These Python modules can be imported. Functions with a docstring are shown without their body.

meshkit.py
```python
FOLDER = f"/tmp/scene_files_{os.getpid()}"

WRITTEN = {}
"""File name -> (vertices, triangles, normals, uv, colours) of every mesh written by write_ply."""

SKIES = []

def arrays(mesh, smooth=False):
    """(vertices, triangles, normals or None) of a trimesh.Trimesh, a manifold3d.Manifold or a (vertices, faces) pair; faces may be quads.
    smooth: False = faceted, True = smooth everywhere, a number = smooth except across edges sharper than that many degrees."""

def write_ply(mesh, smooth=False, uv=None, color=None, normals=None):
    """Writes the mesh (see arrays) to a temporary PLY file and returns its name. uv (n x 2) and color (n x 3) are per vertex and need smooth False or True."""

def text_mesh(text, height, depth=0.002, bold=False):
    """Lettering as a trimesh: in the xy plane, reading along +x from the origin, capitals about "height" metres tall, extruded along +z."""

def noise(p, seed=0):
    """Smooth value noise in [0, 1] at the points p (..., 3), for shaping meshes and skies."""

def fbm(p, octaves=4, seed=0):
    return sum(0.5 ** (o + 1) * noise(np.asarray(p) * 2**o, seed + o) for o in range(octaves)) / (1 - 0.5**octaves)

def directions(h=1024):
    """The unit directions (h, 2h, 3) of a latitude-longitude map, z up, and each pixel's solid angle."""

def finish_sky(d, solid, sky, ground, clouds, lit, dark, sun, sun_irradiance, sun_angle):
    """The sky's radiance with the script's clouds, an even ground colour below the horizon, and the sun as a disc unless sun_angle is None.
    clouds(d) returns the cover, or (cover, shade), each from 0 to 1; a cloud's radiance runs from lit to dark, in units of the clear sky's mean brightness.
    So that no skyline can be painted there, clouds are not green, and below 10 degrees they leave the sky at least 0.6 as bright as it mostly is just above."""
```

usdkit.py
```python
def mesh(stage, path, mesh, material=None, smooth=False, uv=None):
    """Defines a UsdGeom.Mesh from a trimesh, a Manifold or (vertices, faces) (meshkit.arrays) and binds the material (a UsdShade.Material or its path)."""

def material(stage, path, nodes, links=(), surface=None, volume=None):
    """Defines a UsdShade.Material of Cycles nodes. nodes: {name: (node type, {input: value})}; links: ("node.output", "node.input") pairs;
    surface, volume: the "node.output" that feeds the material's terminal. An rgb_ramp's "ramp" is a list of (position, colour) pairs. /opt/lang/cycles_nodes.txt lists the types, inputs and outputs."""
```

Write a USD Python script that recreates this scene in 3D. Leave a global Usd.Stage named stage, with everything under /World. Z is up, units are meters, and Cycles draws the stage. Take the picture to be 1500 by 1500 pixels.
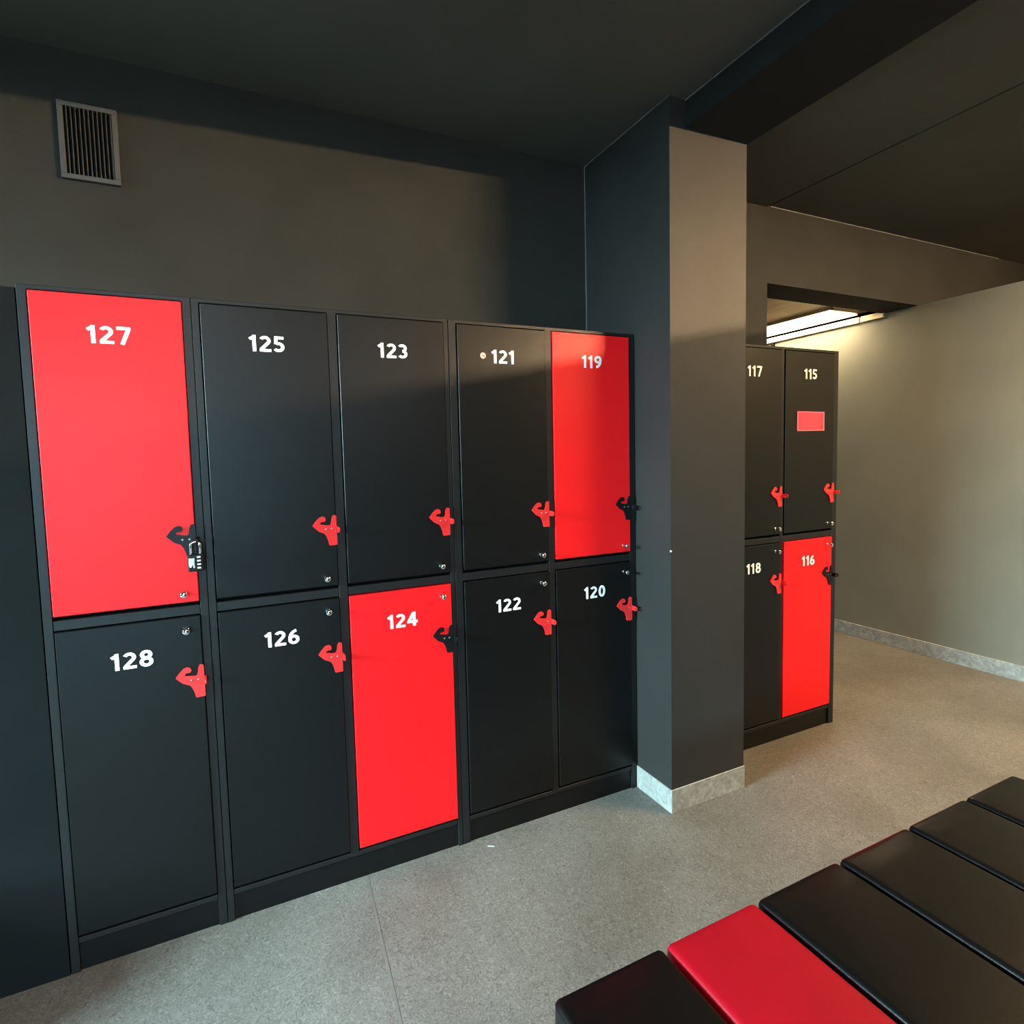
import math, random
import numpy as np
import trimesh
import manifold3d as m3
from shapely.geometry import Polygon, LineString, box as shbox
from shapely.ops import unary_union
from shapely import affinity
from pxr import Usd, UsdGeom, UsdLux, UsdShade, Gf, Sdf
import usdkit, meshkit

random.seed(7)
stage = Usd.Stage.CreateInMemory()
UsdGeom.SetStageUpAxis(stage, UsdGeom.Tokens.z)
UsdGeom.SetStageMetersPerUnit(stage, 1.0)
UsdGeom.Xform.Define(stage, '/World')
UsdGeom.Scope.Define(stage, '/World/Looks')

# ------------------------------------------------------------------ camera
CAM = (0.4461, -1.7061, 1.3381)
YAW, PITCH, ROLL = -0.4145, -0.0675, 0.0278
F_PX, CX, CY = 805.47, 695.19, 728.04


def rot(axis, a):
    c, s = math.cos(a), math.sin(a)
    return np.array({'x': [[1, 0, 0], [0, c, -s], [0, s, c]], 'y': [[c, 0, s], [0, 1, 0], [-s, 0, c]], 'z': [[c, -s, 0], [s, c, 0], [0, 0, 1]]}[axis])


# extrinsic... scipy 'ZXY' upper case = intrinsic: Rz * Rx * Ry
RM = rot('z', YAW) @ rot('x', PITCH) @ rot('y', ROLL)
right, fwd, up = RM[:, 0], RM[:, 1], RM[:, 2]
cam = UsdGeom.Camera.Define(stage, '/World/camera')
M = Gf.Matrix4d(*map(float, [*right, 0, *up, 0, *(-fwd), 0, *CAM, 1]))
cam.AddTransformOp().Set(M)
AP = 36.0
cam.CreateHorizontalApertureAttr(AP)
cam.CreateVerticalApertureAttr(AP)
cam.CreateFocalLengthAttr(F_PX / 1500 * AP)
cam.CreateHorizontalApertureOffsetAttr((750 - CX) / 1500 * AP)
cam.CreateVerticalApertureOffsetAttr((CY - 750) / 1500 * AP)
cam.CreateClippingRangeAttr(Gf.Vec2f(0.02, 100))
cam.CreateExposureAttr(0.0)

# ------------------------------------------------------------------ daylight
def rect_light(name, pos, target, w, h, color, power):
    L = UsdLux.RectLight.Define(stage, '/World/' + name)
    d = np.array(target, float) - np.array(pos, float); d /= np.linalg.norm(d)
    r = np.cross(d, [0, 0, 1]); r /= np.linalg.norm(r); u = np.cross(r, d)
    L.AddTransformOp().Set(Gf.Matrix4d(*map(float, [*r, 0, *u, 0, *(-d), 0, *pos, 1])))
    L.CreateWidthAttr(w); L.CreateHeightAttr(h); L.CreateColorAttr(Gf.Vec3f(*color)); L.CreateIntensityAttr(power)
    return L


# overcast daylight outside the glazed door in the left side wall and the window behind the camera
rect_light('daylight_door', (-6.0, -0.9, 3.6), (-3.0, -0.75, 1.6), 6.0, 4.0, (0.58, 0.90, 1.0), 175.0)
rect_light('daylight_window', (-1.8, -9.2, 3.2), (-0.8, -5.6, 1.0), 4.0, 3.2, (0.44, 0.80, 1.0), 75.0)
# neutral ceiling panels of the room, behind the camera
rect_light('ceiling_panel', (0.2, -2.7, 2.545), (0.2, -2.69, 0.0), 0.6, 1.2, (1.0, 0.97, 0.91), 17.0)
rect_light('ceiling_panel_001', (3.75, -1.6, 2.60), (3.75, -1.59, 0.0), 0.6, 1.0, (1.0, 0.66, 0.32), 84.0)

pend = UsdLux.SphereLight.Define(stage, '/World/pendant_globe')
pend.AddTranslateOp().Set(Gf.Vec3d(1.5, -2.7, 2.15)); pend.CreateRadiusAttr(0.15); pend.CreateColorAttr(Gf.Vec3f(1.0, 0.97, 0.88)); pend.CreateIntensityAttr(26.0)

# ------------------------------------------------------------------ helpers
used = {}


def path_for(name, parent):
    base = parent.GetPath().pathString if parent else '/World'
    k = (base, name); n = used.get(k, 0); used[k] = n + 1
    return f'{base}/{name}' + (f'_{n:03d}' if n else '')


def tag(p, label=None, cat=None, group=None, kind=None):
    for k, v in (('label', label), ('category', cat), ('group', group), ('kind', kind)):
        if v:
            p.SetCustomDataByKey(k, v)
    return p


def obj(name, mesh, mat, parent=None, smooth=30, label=None, cat=None, group=None, kind=None):
    p = usdkit.mesh(stage, path_for(name, parent), mesh, mat, smooth=smooth).GetPrim()
    return tag(p, label, cat, group, kind)


def thing(name, label, cat, group=None, kind=None, loc=None):
    x = UsdGeom.Xform.Define(stage, path_for(name, None))
    if loc is not None:
        x.AddTranslateOp().Set(Gf.Vec3d(*loc))
    return tag(x.GetPrim(), label, cat, group, kind)


def box(x0, x1, y0, y1, z0, z1, bev=0.0):
    a, b = np.array([x0, y0, z0], float), np.array([x1, y1, z1], float)
    if bev <= 0:
        m = trimesh.creation.box(b - a); m.apply_translation((a + b) / 2)
        return m
    pts = []
    for cx in (0, 1):
        for cy in (0, 1):
            for cz in (0, 1):
                c = np.where([cx, cy, cz], b, a); s = np.where([cx, cy, cz], -bev, bev)
                for k in range(3):
                    q = c + s; q[k] = c[k]; pts.append(q)
    return trimesh.convex.convex_hull(np.array(pts))


def cat_(ms):
    return trimesh.util.concatenate(ms)


def cyl(p, axis, r, h, n=24):
    """cylinder from p along axis for h"""
    m = trimesh.creation.cylinder(r, h, sections=n); m.apply_translation([0, 0, h / 2])
    m.apply_transform(trimesh.geometry.align_vectors([0, 0, 1], axis)); m.apply_translation(p)
    return m


def lathe(profile, p, axis, n=28):
    m = trimesh.creation.revolve(np.array(profile, float), sections=n)
    m.apply_transform(trimesh.geometry.align_vectors([0, 0, 1], axis)); m.apply_translation(p)
    return m


def extrude_front(poly, y_front, depth):
    """polygon in (x, z) extruded from y_front backwards (+y)"""
    m = trimesh.creation.extrude_polygon(poly, depth, engine='earcut')
    v = m.vertices.copy()
    m.vertices = np.c_[v[:, 0], y_front + depth - v[:, 2], v[:, 1]]
    return m


def tube(pts, r, n=10):
    pts = np.array(pts, float)
    rings = []
    for i, p in enumerate(pts):
        t = pts[min(i + 1, len(pts) - 1)] - pts[max(i - 1, 0)]; t /= np.linalg.norm(t)
        a = np.cross(t, [0, 1, 0.01]); a /= np.linalg.norm(a); b = np.cross(t, a)
        th = np.linspace(0, 2 * np.pi, n, endpoint=False)
        rings.append(p + r * (np.cos(th)[:, None] * a + np.sin(th)[:, None] * b))
    v = np.vstack(rings + [pts[:1], pts[-1:]]); f = []
    for i in range(len(pts) - 1):
        for k in range(n):
            a, b, c, d = i * n + k, i * n + (k + 1) % n, (i + 1) * n + (k + 1) % n, (i + 1) * n + k
            f += [[a, b, c], [a, c, d]]
    e0, e1, last = len(pts) * n, len(pts) * n + 1, (len(pts) - 1) * n
    for k in range(n):
        f += [[e0, (k + 1) % n, k], [e1, last + k, last + (k + 1) % n]]
    m = trimesh.Trimesh(v, f, process=False); m.fix_normals()
    return m


def rounded(x0, x1, y0, y1, z0, z1, r, step, puff=0.0):
    """rounded, slightly puffed upholstery block"""
    a, b = np.array([x0, y0, z0], float), np.array([x1, y1, z1], float)
    m = trimesh.creation.box(b - a); m.apply_translation((a + b) / 2)
    v, f = trimesh.remesh.subdivide_to_size(m.vertices, m.faces, step)
    m = trimesh.Trimesh(v, f); m.merge_vertices(); v = m.vertices
    q = np.clip(v, a + r, b - r); d = v - q; n = np.linalg.norm(d, axis=1, keepdims=True)
    v = q + d / np.maximum(n, 1e-9) * r
    s = (v - a) / (b - a)
    v[:, 2] += puff * np.clip(4 * s[:, 0] * (1 - s[:, 0]), 0, 1) ** .6 * np.clip(12 * s[:, 1] * (1 - s[:, 1]), 0, 1) * (s[:, 2] > .6)
    v[:, 2] += .0012 * (meshkit.fbm(v * 14, 3) - .5) * (s[:, 2] > .6)
    return trimesh.Trimesh(v, m.faces, process=False)


# ------------------------------------------------------------------ materials
def mat(name, nodes, links, surface='p.BSDF'):
    return usdkit.material(stage, '/World/Looks/' + name, nodes, links, surface=surface)


def painted(name, col, rough, nscale, amount, bump=0.0, bscale=300.0, spec=0.5, big=0.0):
    """paint with a little mottling (own colour variation) and fine texture"""
    c = np.array(col)
    nodes = {'g': ('geometry', {}),
             'n': ('noise_texture', {'scale': nscale, 'detail': 4.0}),
             'r': ('rgb_ramp', {'ramp': [(0.3, tuple(c * (1 - amount))), (0.7, tuple(c * (1 + amount)))]}),
             'p': ('principled_bsdf', {'roughness': rough, 'specular_ior_level': spec})}
    links = [('g.position', 'n.vector'), ('n.fac', 'r.fac'), ('r.color', 'p.base_color')]
    if bump:
        nodes['bn'] = ('noise_texture', {'scale': bscale, 'detail': 2.0})
        nodes['b'] = ('bump', {'strength': bump, 'distance': 0.001})
        links += [('g.position', 'bn.vector'), ('bn.fac', 'b.height'), ('b.normal', 'p.normal')]
    return mat(name, nodes, links)


M_wall = painted('charcoal_wall_paint', (0.035, 0.0345, 0.031), 0.8, 3.0, 0.12, 0.25, 120, 0.08)
M_lowwall = painted('dark_panel_paint', (0.010, 0.0115, 0.012), 0.7, 3.0, 0.12, 0.25, 120, 0.04)
M_column = painted('charcoal_column_paint', (0.0235, 0.023, 0.0218), 0.62, 3.0, 0.12, 0.25, 120, 0.34)
M_ceil = painted('dark_ceiling_paint', (0.080, 0.079, 0.069), 0.85, 2.0, 0.10, 0.2, 90, 0.2)
M_beam = painted('black_beam_paint', (0.014, 0.014, 0.014), 0.8, 2.0, 0.1, 0.2, 90, 0.2)
M_wall_r = painted('olive_grey_wall_paint', (0.20, 0.192, 0.150), 0.75, 2.5, 0.07, 0.25, 120, 0.25)
M_black = painted('black_powder_coat', (0.0045, 0.0046, 0.0046), 0.38, 60, 0.15, 0.12, 900, 0.26)
M_frame = painted('black_frame_coat', (0.011, 0.0112, 0.0114), 0.42, 60, 0.15, 0.12, 900, 0.30)
M_inner = painted('dark_cabinet_inside', (0.006, 0.006, 0.006), 0.8, 20, 0.1, spec=0.1)
M_red = painted('red_door_lacquer', (0.93, 0.0075, 0.011), 0.45, 8, 0.02, 0.06, 900, 0.30)
M_redplate = painted('red_acrylic', (0.80, 0.030, 0.030), 0.25, 20, 0.02)
M_blackplate = painted('black_acrylic', (0.006, 0.006, 0.0065), 0.45, 20, 0.02, spec=0.25)
M_white = painted('white_vinyl', (0.86, 0.86, 0.84), 0.5, 30, 0.02)
M_pink = painted('pink_card', (0.80, 0.045, 0.085), 0.45, 25, 0.08)
M_pinkedge = painted('pale_pink_card_edge', (0.85, 0.19, 0.21), 0.4, 25, 0.05)
M_stickr = painted('pale_pink_sticker', (0.62, 0.47, 0.44), 0.5, 25, 0.05)
M_ventf = painted('grey_vent_frame', (0.065, 0.065, 0.064), 0.5, 20, 0.06)
M_vents = painted('dark_vent_slats', (0.014, 0.014, 0.014), 0.55, 20, 0.06)
M_cream = mat('cream_streaked_ceiling_board', {
    'g': ('geometry', {}), 'm': ('mapping', {'scale': (14.0, 2.0, 1.0)}), 'n': ('noise_texture', {'scale': 1.6, 'detail': 5.0, 'distortion': 1.2}),
    'r': ('rgb_ramp', {'ramp': [(0.3, (0.50, 0.33, 0.17)), (0.7, (0.66, 0.48, 0.28))]}), 'p': ('principled_bsdf', {'roughness': 0.5})},
    [('g.position', 'm.vector'), ('m.vector', 'n.vector'), ('n.fac', 'r.fac'), ('r.color', 'p.base_color')])
M_trunk = painted('cream_plastic_trunking', (0.72, 0.58, 0.36), 0.4, 10, 0.03)
M_benchside = painted('grey_bench_panel', (0.14, 0.145, 0.15), 0.5, 12, 0.08)
M_chrome = mat('chrome', {'p': ('principled_bsdf', {'base_color': (0.82, 0.82, 0.82), 'metallic': 1.0, 'roughness': 0.14})}, [])
M_screw = mat('screw_steel', {'p': ('principled_bsdf', {'base_color': (0.45, 0.45, 0.46), 'metallic': 1.0, 'roughness': 0.35})}, [])
M_lamp = mat('warm_lamp_glow', {'e': ('emission', {'color': (1.0, 0.80, 0.52), 'strength': 36.0})}, [], 'e.emission')
M_lamp2 = mat('warm_tube_glow', {'e': ('emission', {'color': (1.0, 0.68, 0.38), 'strength': 4000.0})}, [], 'e.emission')


def vinyl(name, col, rough):
    c = np.array(col)
    return mat(name, {
        'g': ('geometry', {}), 'n': ('noise_texture', {'scale': 6.0, 'detail': 3.0}),
        'r': ('rgb_ramp', {'ramp': [(0.3, tuple(c * 0.9)), (0.7, tuple(c * 1.1))]}),
        'v': ('voronoi_texture', {'scale': 420.0}), 'b': ('bump', {'strength': 0.12, 'distance': 0.0006}),
        'p': ('principled_bsdf', {'roughness': rough, 'specular_ior_level': 0.30})},
        [('g.position', 'n.vector'), ('n.fac', 'r.fac'), ('r.color', 'p.base_color'), ('g.position', 'v.vector'), ('v.distance', 'b.height'), ('b.normal', 'p.normal')])


M_vblack = vinyl('black_vinyl', (0.003, 0.003, 0.003), 0.32)
M_vred = vinyl('red_vinyl', (0.34, 0.004, 0.012), 0.36)

M_floor = mat('speckled_grey_linoleum', {
    'g': ('geometry', {}),
    'n': ('noise_texture', {'scale': 85.0, 'detail': 3.0, 'distortion': 2.2}),
    'r': ('rgb_ramp', {'ramp': [(0.30, (0.1147, 0.1085, 0.0961)), (0.44, (0.1798, 0.1717, 0.155)), (0.56, (0.2145, 0.2059, 0.1868)), (0.70, (0.2992, 0.289, 0.2686))]}),
    'n2': ('noise_texture', {'scale': 2.4, 'detail': 5.0}),
    'r2': ('rgb_ramp', {'ramp': [(0.32, (0.61, 0.595, 0.565)), (0.62, (0.84, 0.835, 0.825))]}),
    'x': ('vector_math', {'math_type': 'multiply'}),
    'b': ('bump', {'strength': 0.08, 'distance': 0.001}),
    'p': ('principled_bsdf', {'roughness': 0.55, 'specular_ior_level': 0.4})},
    [('g.position', 'n.vector'), ('n.fac', 'r.fac'), ('g.position', 'n2.vector'), ('n2.fac', 'r2.fac'),
     ('r.color', 'x.vector1'), ('r2.color', 'x.vector2'), ('x.vector', 'p.base_color'), ('n.fac', 'b.height'), ('b.normal', 'p.normal')])
M_stone = mat('veined_grey_stone', {
    'g': ('geometry', {}), 'n': ('noise_texture', {'scale': 22.0, 'detail': 6.0, 'distortion': 1.5}),
    'r': ('rgb_ramp', {'ramp': [(0.3, (0.22, 0.225, 0.205)), (0.5, (0.31, 0.315, 0.29)), (0.72, (0.44, 0.445, 0.415))]}),
    'p': ('principled_bsdf', {'roughness': 0.5})},
    [('g.position', 'n.vector'), ('n.fac', 'r.fac'), ('r.color', 'p.base_color')])

# ------------------------------------------------------------------ the room
YB, YF = 0.306, 0.3976            # back wall behind the lockers; wall with the opening
ZC, ZR, ZBM = 2.5646, 2.630, 2.474  # ceilings left and right, underside of the beam
PX0, PX1, PY = 1.883, 2.2545, -0.188
BX0 = 1.956
OX0, RX = 3.110, 4.4746           # jamb of the opening, right-hand wall
ZO, YO = 2.235, 0.60              # head of the opening and far edge of its soffit
YREAR, XL = -7.0, -3.0
XE, YE, ZL = 7.2, 3.2, 2.30


def struct(name, mesh, m, label, cat, smooth=False):
    return obj(name, mesh, m, None, smooth, label, cat, kind='structure')


fl = struct('floor', box(XL - .2, XE + .2, YREAR - .2, YE + .2, -.1, 0), M_floor, 'speckled grey linoleum floor running under the lockers and bench', 'floor')
SEAM = [(0.780, 0.0), (0.748, -0.483), (0.715, -0.98)]
d = np.array(SEAM[2]) - np.array(SEAM[0]); nrm = np.array([-d[1], d[0]]) / np.linalg.norm(d) * .0035
P = [np.array(SEAM[0]) + nrm, np.array(SEAM[0]) - nrm, np.array(SEAM[2]) - nrm, np.array(SEAM[2]) + nrm]
seam_m = trimesh.creation.extrude_polygon(Polygon(P), 0.0006, engine='earcut')
M_seam = painted('floor_weld_line', (0.145, 0.14, 0.13), 0.5, 40, 0.1)
obj('weld_seam', seam_m, M_seam, fl, False)

H0 = 1.79
struct('wall_back', box(XL - .1, PX0 + .02, YB, YB + .1, 0, ZC + .1), M_wall, 'dark charcoal wall above the row of lockers', 'wall')
struct('wall_left', box(XL, -0.016, 0.0, YB, 0, H0), M_lowwall, 'dark low wall flush with the left end of the lockers', 'wall')
struct('wall_return', box(-0.62, -0.50, -0.32, 0.0, 0, 0.42), M_lowwall, 'low dark return wall left of the lockers', 'wall')
ws = thing('wall_side', 'dark side wall left of the camera with an open glazed doorway', 'wall', kind='structure')
obj('pier', box(XL - .1, XL, YREAR - .1, -1.40, 0, ZC + .1), M_wall, ws, False)
obj('pier', box(XL - .1, XL, -0.12, YB, 0, ZC + .1), M_wall, ws, False)
obj('head_wall', box(XL - .1, XL, -1.40, -0.12, 2.26, ZC + .1), M_wall, ws, False)
colm = thing('column', 'square charcoal column between the two rows of lockers', 'column', kind='structure')
obj('shaft', box(PX0, PX1, PY, YF + .1, 0, ZC + .02), M_column, colm, False)
obj('plinth', box(PX0 - .004, PX1 + .004, PY - .004, PY + .02, 0, .0907, .0015), M_stone, colm, False)
obj('plinth', box(PX0 - .004, PX0 + .02, PY + .02, 0.2, 0, .0907, .0015), M_stone, colm, False)
obj('paint_chip', cat_([box(PX0 - .0006, PX0 + .004, PY - .0006, PY + .004, .985, .992)]), M_white, colm, False)
struct('ceiling_beam', box(BX0, PX1, YREAR - .1, YF + .1, ZBM, ZR + .1), M_beam, 'black painted ceiling beam resting on the column', 'beam')
struct('ceiling', box(XL - .1, BX0, YREAR - .1, YB + .1, ZC, ZC + .1), M_ceil, 'dark ceiling over the left row of lockers', 'ceiling')
# right ceiling: two boards with a groove between them
c2 = thing('ceiling', 'dark brown ceiling boards right of the beam', 'ceiling', kind='structure')
GX = OX0
obj('board', box(PX1, GX - .012, YREAR - .1, YF, ZR - .004, ZR + .1), M_ceil, c2, False)
obj('board', box(GX + .016, XE + .1, YREAR - .1, YF, ZR + .004, ZR + .1), M_ceil, c2, False)
obj('groove', box(GX - .012, GX + .016, YREAR - .1, YF, ZR + .06, ZR + .1), M_inner, c2, False)
# wall with the wide opening
wf = thing('wall_front', 'warm lit charcoal wall with a wide opening behind the right lockers', 'wall', kind='structure')
obj('jamb_wall', box(PX1 - .02, OX0, YF, YO, 0, ZR + .1), M_wall, wf, False)
obj('lintel', box(OX0, XE + .1, YF, YO, ZO, ZR + .1), M_wall, wf, False)
rw = struct('wall_right', box(RX, RX + .12, YREAR - .1, YE, 0, ZO), M_wall_r, 'olive grey partition wall on the right with a stone skirting', 'wall')
struct('baseboard_right', box(RX - .010, RX, YREAR, YE, 0, .0907, .002), M_stone, 'grey stone skirting along the right wall', 'skirting')
# thin pale filler lines where the paint stops in the corners
M_line = painted('pale_corner_filler', (0.17, 0.17, 0.155), 0.7, 12, 0.3)
struct('trim_1', box(PX0 - .0025, PX0, PY, YB, ZC - .003, ZC), M_line, 'thin pale line between column and ceiling', 'trim')
struct('trim_2', box(BX0 - .0025, BX0, -4.0, PY, ZC - .003, ZC), M_line, 'thin pale line between beam and ceiling', 'trim')
struct('trim_3', box(PX0 - .003, PX0, YB - .0025, YB, H0 + .02, ZC - .003), M_line, 'thin pale line in the corner of column and wall', 'trim')
struct('trim_4', box(GX + .02, 5.4, YF - .0025, YF, ZR, ZR + .004), M_line, 'thin pale line between lintel and ceiling', 'trim')
# room behind the opening
struct('ceiling', box(2.2, RX + .12, YO, YE, ZL, ZL + .1), M_cream, 'cream streaked ceiling board seen through the opening', 'ceiling')
struct('wall_end', box(2.1, XE + .1, YE, YE + .1, 0, ZR + .1), M_wall_r, 'end wall of the space behind the opening', 'wall')
struct('wall_inner', box(2.1, 2.2, YO, YE, 0, ZR + .1), M_wall_r, 'inner side wall of the space behind the opening', 'wall')
# closing walls
struct('wall_east', box(XE, XE + .1, YREAR - .1, YF, 0, ZR + .1), M_wall, 'far side wall beyond the right partition', 'wall')
wr = thing('wall_rear', 'rear wall with one window opening behind the camera', 'wall', kind='structure')
WIN = [(-2.6, -0.2, 0.10, 2.15)]
xs = [XL - .1] + [w for t in WIN for w in t[:2]] + [XE + .1]
for i in range(0, len(xs), 2):
    obj('pier', box(xs[i], xs[i + 1], YREAR - .1, YREAR, 0, ZR + .1), M_wall, wr, False)
for a, b, z0, z1 in WIN:
    obj('sill_wall', box(a, b, YREAR - .1, YREAR, 0, z0), M_wall, wr, False)
    obj('head_wall', box(a, b, YREAR - .1, YREAR, z1, ZR + .1), M_wall, wr, False)

# ------------------------------------------------------------------ lockers
ZT, ZM1, ZM2, ZB, H = 1.7856, 0.9558, 0.9253, 0.0974, 1.80
YBACK = 0.296
PLATE = [(0.66, 1.153), (0.67, 1.166), (0.681, 1.177), (0.691, 1.180), (0.698, 1.177), (0.7005, 1.169), (0.697, 1.1635), (0.690, 1.164), (0.685, 1.162), (0.682, 1.1565), (0.693, 1.1545),
         (0.707, 1.152), (0.7135, 1.1535), (0.716, 1.163), (0.717, 1.172), (0.7205, 1.1805), (0.726, 1.183), (0.7315, 1.180), (0.732, 1.091), (0.710, 1.090), (0.7075, 1.092), (0.705, 1.105),
         (0.700, 1.119), (0.695, 1.127), (0.687, 1.131), (0.678, 1.135), (0.669, 1.144)]
PLATE = Polygon([(x - 0.732, z - 1.138) for x, z in PLATE]).buffer(-.0016, join_style=1).buffer(.0032, join_style=1, quad_segs=4).buffer(-.0016, join_style=1)
EYE = Polygon([(0, -.009), (-.022, -.009)] + [(-.026 + .009 * math.cos(t), .009 * math.sin(t)) for t in np.linspace(-math.pi / 2, -3 * math.pi / 2, 14)] + [(-.022, .009), (0, .009)],
              [[(-.026 + .0045 * math.cos(t), .0045 * math.sin(t)) for t in np.linspace(0, 2 * math.pi, 14, endpoint=False)]])


def _arc(cx, cz, rx, rz, a0, a1, n=22):
    return [(cx + rx * math.cos(math.radians(t)), cz + rz * math.sin(math.radians(t))) for t in np.linspace(a0, a1, n)]


SIX = [_arc(.32, .305, .205, .21, 0, 360, 36), _arc(.53, .36, .415, .535, 182, 98)]
STROKES = {
    '0': [_arc(.31, .5, .19, .385, 0, 360, 40)],
    '1': [[(.05, .735), (.30, .895)], [(.285, 1.0), (.285, 0)]],
    '2': [_arc(.28, .685, .195, .20, 158, -38) + [(.10, .17), (.08, .100)], [(.0, .100), (.585, .100)]],
    '3': [_arc(.26, .70, .185, .185, 150, -90), _arc(.26, .31, .21, .195, 90, -150)],
    '4': [[(.40, .95), (.09, .335)], [(.0, .31), (.66, .31)], [(.44, 1.0), (.44, 0)]],
    '5': [[(.10, .90), (.55, .90)], [(.165, .99), (.14, .50)], _arc(.27, .335, .215, .22, 122, -148)],
    '6': SIX,
    '7': [[(.0, .90), (.585, .90)], [(.52, .93), (.21, 0)]],
    '8': [_arc(.31, .715, .18, .185, 0, 360, 36), _arc(.31, .30, .21, .205, 0, 360, 36)],
    '9': [[(.62 - x, 1 - z) for x, z in st_] for st_ in SIX],
}


def digit(c):
    g = unary_union([LineString(st_).buffer(.095, cap_style=2, join_style=1) for st_ in STROKES[c]])
    if c == '1':
        g = g.intersection(shbox(-1, 0, .385, 1))
    return g.buffer(.012).buffer(-.047).buffer(.035, quad_segs=4).simplify(.004)


def number_mesh(text, xc, zc, h, y):
    x, parts = 0.0, []
    for c in text:
        g = digit(c); x0, _, x1, _ = g.bounds
        parts.append(affinity.translate(g, x - x0)); x += x1 - x0 + (.145 if c == '1' else .105)
    g = unary_union(parts); x0, z0, x1, z1 = g.bounds
    g = affinity.affine_transform(g, [h * NUM_STRETCH, 0, 0, h, xc - h * NUM_STRETCH * (x0 + x1) / 2, zc - h * .5])
    return cat_([extrude_front(q, y - .0006, .0006) for q in getattr(g, 'geoms', [g])])


NUM_STRETCH = 1.18
KNOB = [(0, 0), (.0062, 0), (.0062, .0025), (.0042, .004), (.0042, .015), (.0066, .0175), (.0088, .0195), (.0093, .022), (.0086, .0255), (.0055, .0278), (0, .0285)]
YD = -0.005   # front of the doors


def door(unit, num, x0, x1, red, upper):
    z0, z1 = (ZM1, ZT) if upper else (ZB, ZM2)
    z0 += .010 if upper else .007
    d = obj('door', box(x0, x1, YD, 0.016, z0, z1, .0016), M_red if red else M_black, unit, False,
            label=f'{"red" if red else "black"} locker door numbered {num}')
    zc = 1.686 if upper else 0.826
    obj('number', number_mesh(num, (x0 + x1) / 2 - .002, zc, .0465, YD), M_white, d, False, label=f'white number {num}')
    zp = 1.138 if upper else 0.742
    pm = M_blackplate if red else M_redplate
    pl = extrude_front(PLATE, YD - .0045, .0045); pl.apply_translation([x1 + .002, 0, zp])
    obj('latch_plate', pl, pm, d, 30, label=f'{"black" if red else "red"} flexed-arm shaped latch plate')
    for dx in (-.033, -.0155):
        obj('latch_screw', lathe([(0, 0), (.0030, 0), (.0028, .0012), (.0012, .0019), (0, .002)], (x1 + dx + .002, YD - .0045, zp + .003), (0, -1, 0), 14), M_screw, d, 40)
    ey = trimesh.creation.extrude_polygon(EYE, .0046, engine='earcut'); v = ey.vertices.copy()
    ey.vertices = np.c_[v[:, 2] + x1 + .0025, v[:, 0] - .0005, v[:, 1] + zp]
    obj('padlock_eye', ey, pm, d, 30)
    obj('knob', lathe(KNOB, (x1 - .035, YD, (ZM1 + .036) if upper else (ZM2 - .036)), (0, -1, 0)), M_chrome, d, 35, label='small chrome knob')
    return d


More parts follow.
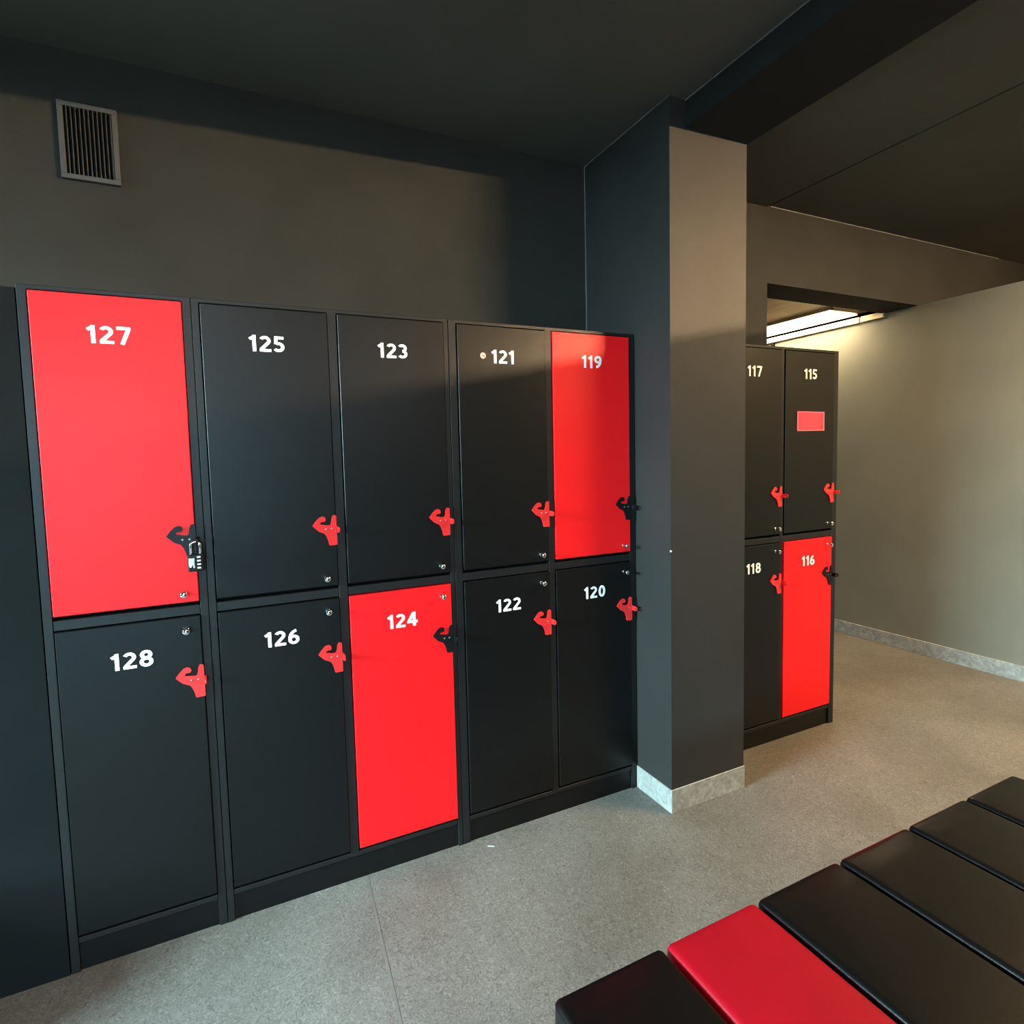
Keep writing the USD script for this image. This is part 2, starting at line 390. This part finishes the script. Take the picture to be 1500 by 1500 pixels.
def locker(name_label, xa, xb, cols, y=0.0):
    u = thing('locker_cabinet', name_label, 'locker', 'black and red locker cabinets along the wall')
    obj('carcass', cat_([box(xa, xa + .012, .004, YBACK, .0, H), box(xb - .012, xb, .004, YBACK, 0, H), box(xa, xb, .004, YBACK, H - .012, H),
                         box(xa, xb, .10, YBACK, .08, .092), box(xa, xb, YBACK - .01, YBACK, .0, H)]), M_frame, u, False)
    obj('cavity_liner', box(xa + .013, xb - .013, .030, .036, .095, H - .014), M_inner, u, False)
    g = .0028
    edges = [xa] + [e for c in cols for e in c] + [xb]
    for i in range(0, len(edges), 2):
        obj('stile', box(edges[i] + .0006, edges[i + 1] - .0006, 0.0, .03, 0.0 if i in (0, len(edges) - 2) else ZB - .006, H, .0012), M_frame, u, False)
    obj('rail', box(xa + .0006, xb - .0006, .0004, .03, ZT + .003, H, .0012), M_frame, u, False)
    for c0, c1 in cols:
        obj('rail', box(c0, c1, .0004, .03, ZM2 + .003, ZM1 - .001, .0012), M_frame, u, False)
    obj('rail', box(edges[1], edges[-2], .0004, .03, .080, ZB - .003, .0012), M_frame, u, False)
    obj('kick_plate', box(edges[1], edges[-2], .007, .025, 0, .080), M_black, u, False)
    return u


RED = {'127', '124', '119', '116'}
UNITS = [
    ('narrow locker cabinet numbered 127 and 128 at the left end', -0.014, 0.3675, [(0.0077, 0.3454)], [('127', '128')]),
    ('two-column locker cabinet numbered 123 to 126 in the middle', 0.3685, 1.1175, [(0.3879, 0.730), (0.758, 1.1002)], [('125', '126'), ('123', '124')]),
    ('two-column locker cabinet numbered 119 to 122 beside the column', 1.1185, 1.880, [(1.1459, 1.4842), (1.5109, 1.853)], [('121', '122'), ('119', '120')]),
    ('two-column locker cabinet numbered 115 to 118 right of the column', 2.332, 3.0923, [(2.360, 2.700), (2.7214, 3.0563)], [('117', '118'), ('115', '116')]),
]
doors = {}
for label, xa, xb, cols, nums in UNITS:
    u = locker(label, xa, xb, cols)
    for (c0, c1), (a, b) in zip(cols, nums):
        doors[a] = door(u, a, c0 + .0022, c1 - .0008, a in RED, True)
        doors[b] = door(u, b, c0 + .0022, c1 - .0008, b in RED, False)

# sticker beside number 121
st = doors['121']
obj('round_sticker', lathe([(0, 0), (.0105, 0), (.0105, .0006), (.010, .001), (0, .001)], (1.240, YD, 1.687), (0, -1, 0), 24), M_stickr, st, 30, label='small round pale sticker left of the number')
mk = box(-.004, .004, YD - .0014, YD - .001, -.0013, .0013); mk.apply_transform(trimesh.transformations.rotation_matrix(.5, [0, 1, 0])); mk.apply_translation([1.241, 0, 1.686])
obj('sticker_mark', mk, M_redplate, st, False)
# pink card on 115
nc = thing('notice_card', 'small pink rectangular notice card stuck on locker door 115', 'notice')
x0, x1, z0, z1 = 2.797, 2.983, 1.428, 1.516
obj('sheet', box(x0, x1, YD - .0022, YD, z0, z1), M_pink, nc, False)
obj('border', cat_([box(x0, x1, YD - .0032, YD - .0022, z1 - .004, z1), box(x0, x1, YD - .0032, YD - .0022, z0, z0 + .004),
                    box(x0, x0 + .006, YD - .0032, YD - .0022, z0 + .004, z1 - .004), box(x1 - .006, x1, YD - .0032, YD - .0022, z0 + .004, z1 - .004)]), M_pinkedge, nc, False)
obj('print_mark', box(2.958, 2.969, YD - .0025, YD - .0022, z0 + .010, z0 + .026), M_redplate, nc, False)

# padlock on 127
px, py, pz = 0.3445, -0.0265, 1.078
pk = thing('combination_padlock', 'black combination padlock with chrome shackle hanging on locker door 127', 'padlock')
arc = [(px - .0115, py, pz + .02), (px - .0115, py, pz + .046)] + [(px + .0115 * math.cos(t), py, pz + .046 + .0115 * math.sin(t)) for t in np.linspace(math.pi, 0, 15)[1:-1]] + [(px + .0115, py, pz + .046), (px + .0115, py, pz + .02)]
obj('shackle', tube(arc, .0039, 12), M_chrome, pk, True)


def hull_spheres(pts, r):
    ms = []
    for p in pts:
        s = trimesh.creation.icosphere(2, r); s.apply_translation(p); ms.append(s)
    return trimesh.convex.convex_hull(np.vstack([m.vertices for m in ms]))


obj('body', hull_spheres([(px + sx * .0155, py + sy * .006, pz + sz * .019) for sx in (-1, 1) for sy in (-1, 1) for sz in (-1, 1)], .0045), M_blackplate, pk, True)
for k in range(4):
    zc = pz + .0165 - k * .0098
    obj('dial', lathe([(0, -.0040), (.0072, -.0040), (.0080, -.003), (.0080, .003), (.0072, .0040), (0, .0040)], (px + .0085, py - .0055, zc), (0, 0, 1), 20), M_blackplate, pk, 30)
    obj('dial_mark', box(px + .0035, px + .0125, py - .0142, py - .0132, zc - .0024, zc + .0024, .0004), M_white, pk, False, label='white dial figure')
M_tl = painted('pale_teal_sticker', (0.62, 0.80, 0.78), 0.4, 40, 0.04)
obj('sticker', extrude_front(Polygon([(px - .0175, pz + .014), (px - .0035, pz + .014), (px - .0035, pz - .013), (px - .007, pz - .013), (px - .007, pz - .004), (px - .013, pz - .012), (px - .0175, pz - .009)]), py - .0112, .0008), M_tl, pk, False)

# ------------------------------------------------------------------ wall vent
vt = thing('wall_vent', 'small grey framed ventilation grille high on the left wall', 'vent')
x0, x1, z0, z1 = 0.038, 0.187, 2.195, 2.413
for b in (box(x0, x1, YB - .014, YB, z0, z0 + .014, .001), box(x0, x1, YB - .014, YB, z1 - .014, z1, .001),
          box(x0, x0 + .014, YB - .014, YB, z0 + .014, z1 - .014, .001), box(x1 - .014, x1, YB - .014, YB, z0 + .014, z1 - .014, .001)):
    obj('frame_bar', b, M_ventf, vt, False)
obj('backing', box(x0 + .014, x1 - .014, YB - .002, YB, z0 + .014, z1 - .014), M_inner, vt, False)
for k in range(11):
    xx = x0 + .020 + k * .0109
    s = box(-.0012, .0012, -.006, .006, z0 + .013, z1 - .013); s.apply_transform(trimesh.transformations.rotation_matrix(.6, [0, 0, 1])); s.apply_translation([xx, YB - .008, 0])
    obj('slat', s, M_vents, vt, False)

# ------------------------------------------------------------------ lamp, trunking behind the opening
lp = thing('ceiling_light', 'bright warm strip light on the ceiling behind the opening', 'light')
obj('diffuser', box(4.20, 4.447, 0.766, 1.459, ZL - .020, ZL - .012), M_lamp, lp, False)
obj('housing', cat_([box(4.19, 4.458, 0.755, 1.47, ZL - .012, ZL), box(4.448, 4.460, 0.755, 1.47, ZL - .040, ZL - .012),
                     box(4.19, 4.199, 0.755, 1.47, ZL - .021, ZL - .012), box(4.19, 4.448, 0.755, 0.765, ZL - .026, ZL - .012), box(4.19, 4.448, 1.46, 1.47, ZL - .026, ZL - .012)]), M_trunk, lp, False)
tk = thing('cable_trunking', 'cream cable trunking along the top of the right wall', 'trunking')
obj('channel', box(RX - .022, RX, 0.745, 1.60, 2.206, 2.246, .003), M_trunk, tk, False)
obj('channel', box(RX - .022, RX, YO - .01, 0.735, 2.206, 2.246, .003), M_trunk, tk, False)
obj('clip', box(RX - .024, RX, 1.40, 1.42, 2.168, 2.205, .002), M_inner, tk, False)
# lamp in the space beyond the partition: its light comes over the partition's top
lp2 = thing('ceiling_light', 'warm tube light hung beyond the right partition', 'light')
obj('tube', cyl((6.4, -6.4, 2.598), (0, 1, 0), .018, 2.4, 16), M_lamp2, lp2, True)
obj('batten', box(6.36, 6.44, -6.45, -3.95, 2.618, ZR + .004), M_ventf, lp2, False)

# ------------------------------------------------------------------ bench
bn = thing('padded_bench', 'long padded bench with black and red vinyl cushions', 'bench')
K = [0.883, 1.1218, 1.3574, 1.6094, 1.860, 2.1048, 2.345]
Y0, Y1 = -1.53, -0.9715
for k in range(6):
    red = k == 1
    obj('seat_pad', rounded(K[k] + .001, K[k + 1] - .008, Y0, Y1, .385, .449, .011, .016, .004), M_vred if red else M_vblack, bn, True,
        label='red vinyl seat pad' if red else None)
obj('end_panel', box(K[0] - .006, K[0] + .018, Y0 + .01, Y1 - .01, 0, .386, .002), M_benchside, bn, False)
obj('end_panel', box(K[6] - .030, K[6] - .008, Y0 + .01, Y1 - .01, 0, .384, .002), M_benchside, bn, False)
obj('seat_board', box(K[0] + .018, K[6] - .03, Y0 + .01, Y1 - .02, .355, .384), M_frame, bn, False)
obj('apron', box(K[0] + .018, K[6] - .03, Y1 - .05, Y1 - .03, .10, .355), M_frame, bn, False)

# ------------------------------------------------------------------ small scrap on the floor
sc = box(-.012, .012, -.0015, .0015, .0006, .002); sc.apply_transform(trimesh.transformations.rotation_matrix(-.5, [0, 0, 1])); sc.apply_translation([1.2, -.05, 0])
obj('paper_scrap', sc, M_white, None, False, 'tiny white scrap lying on the floor before locker 122', 'scrap')
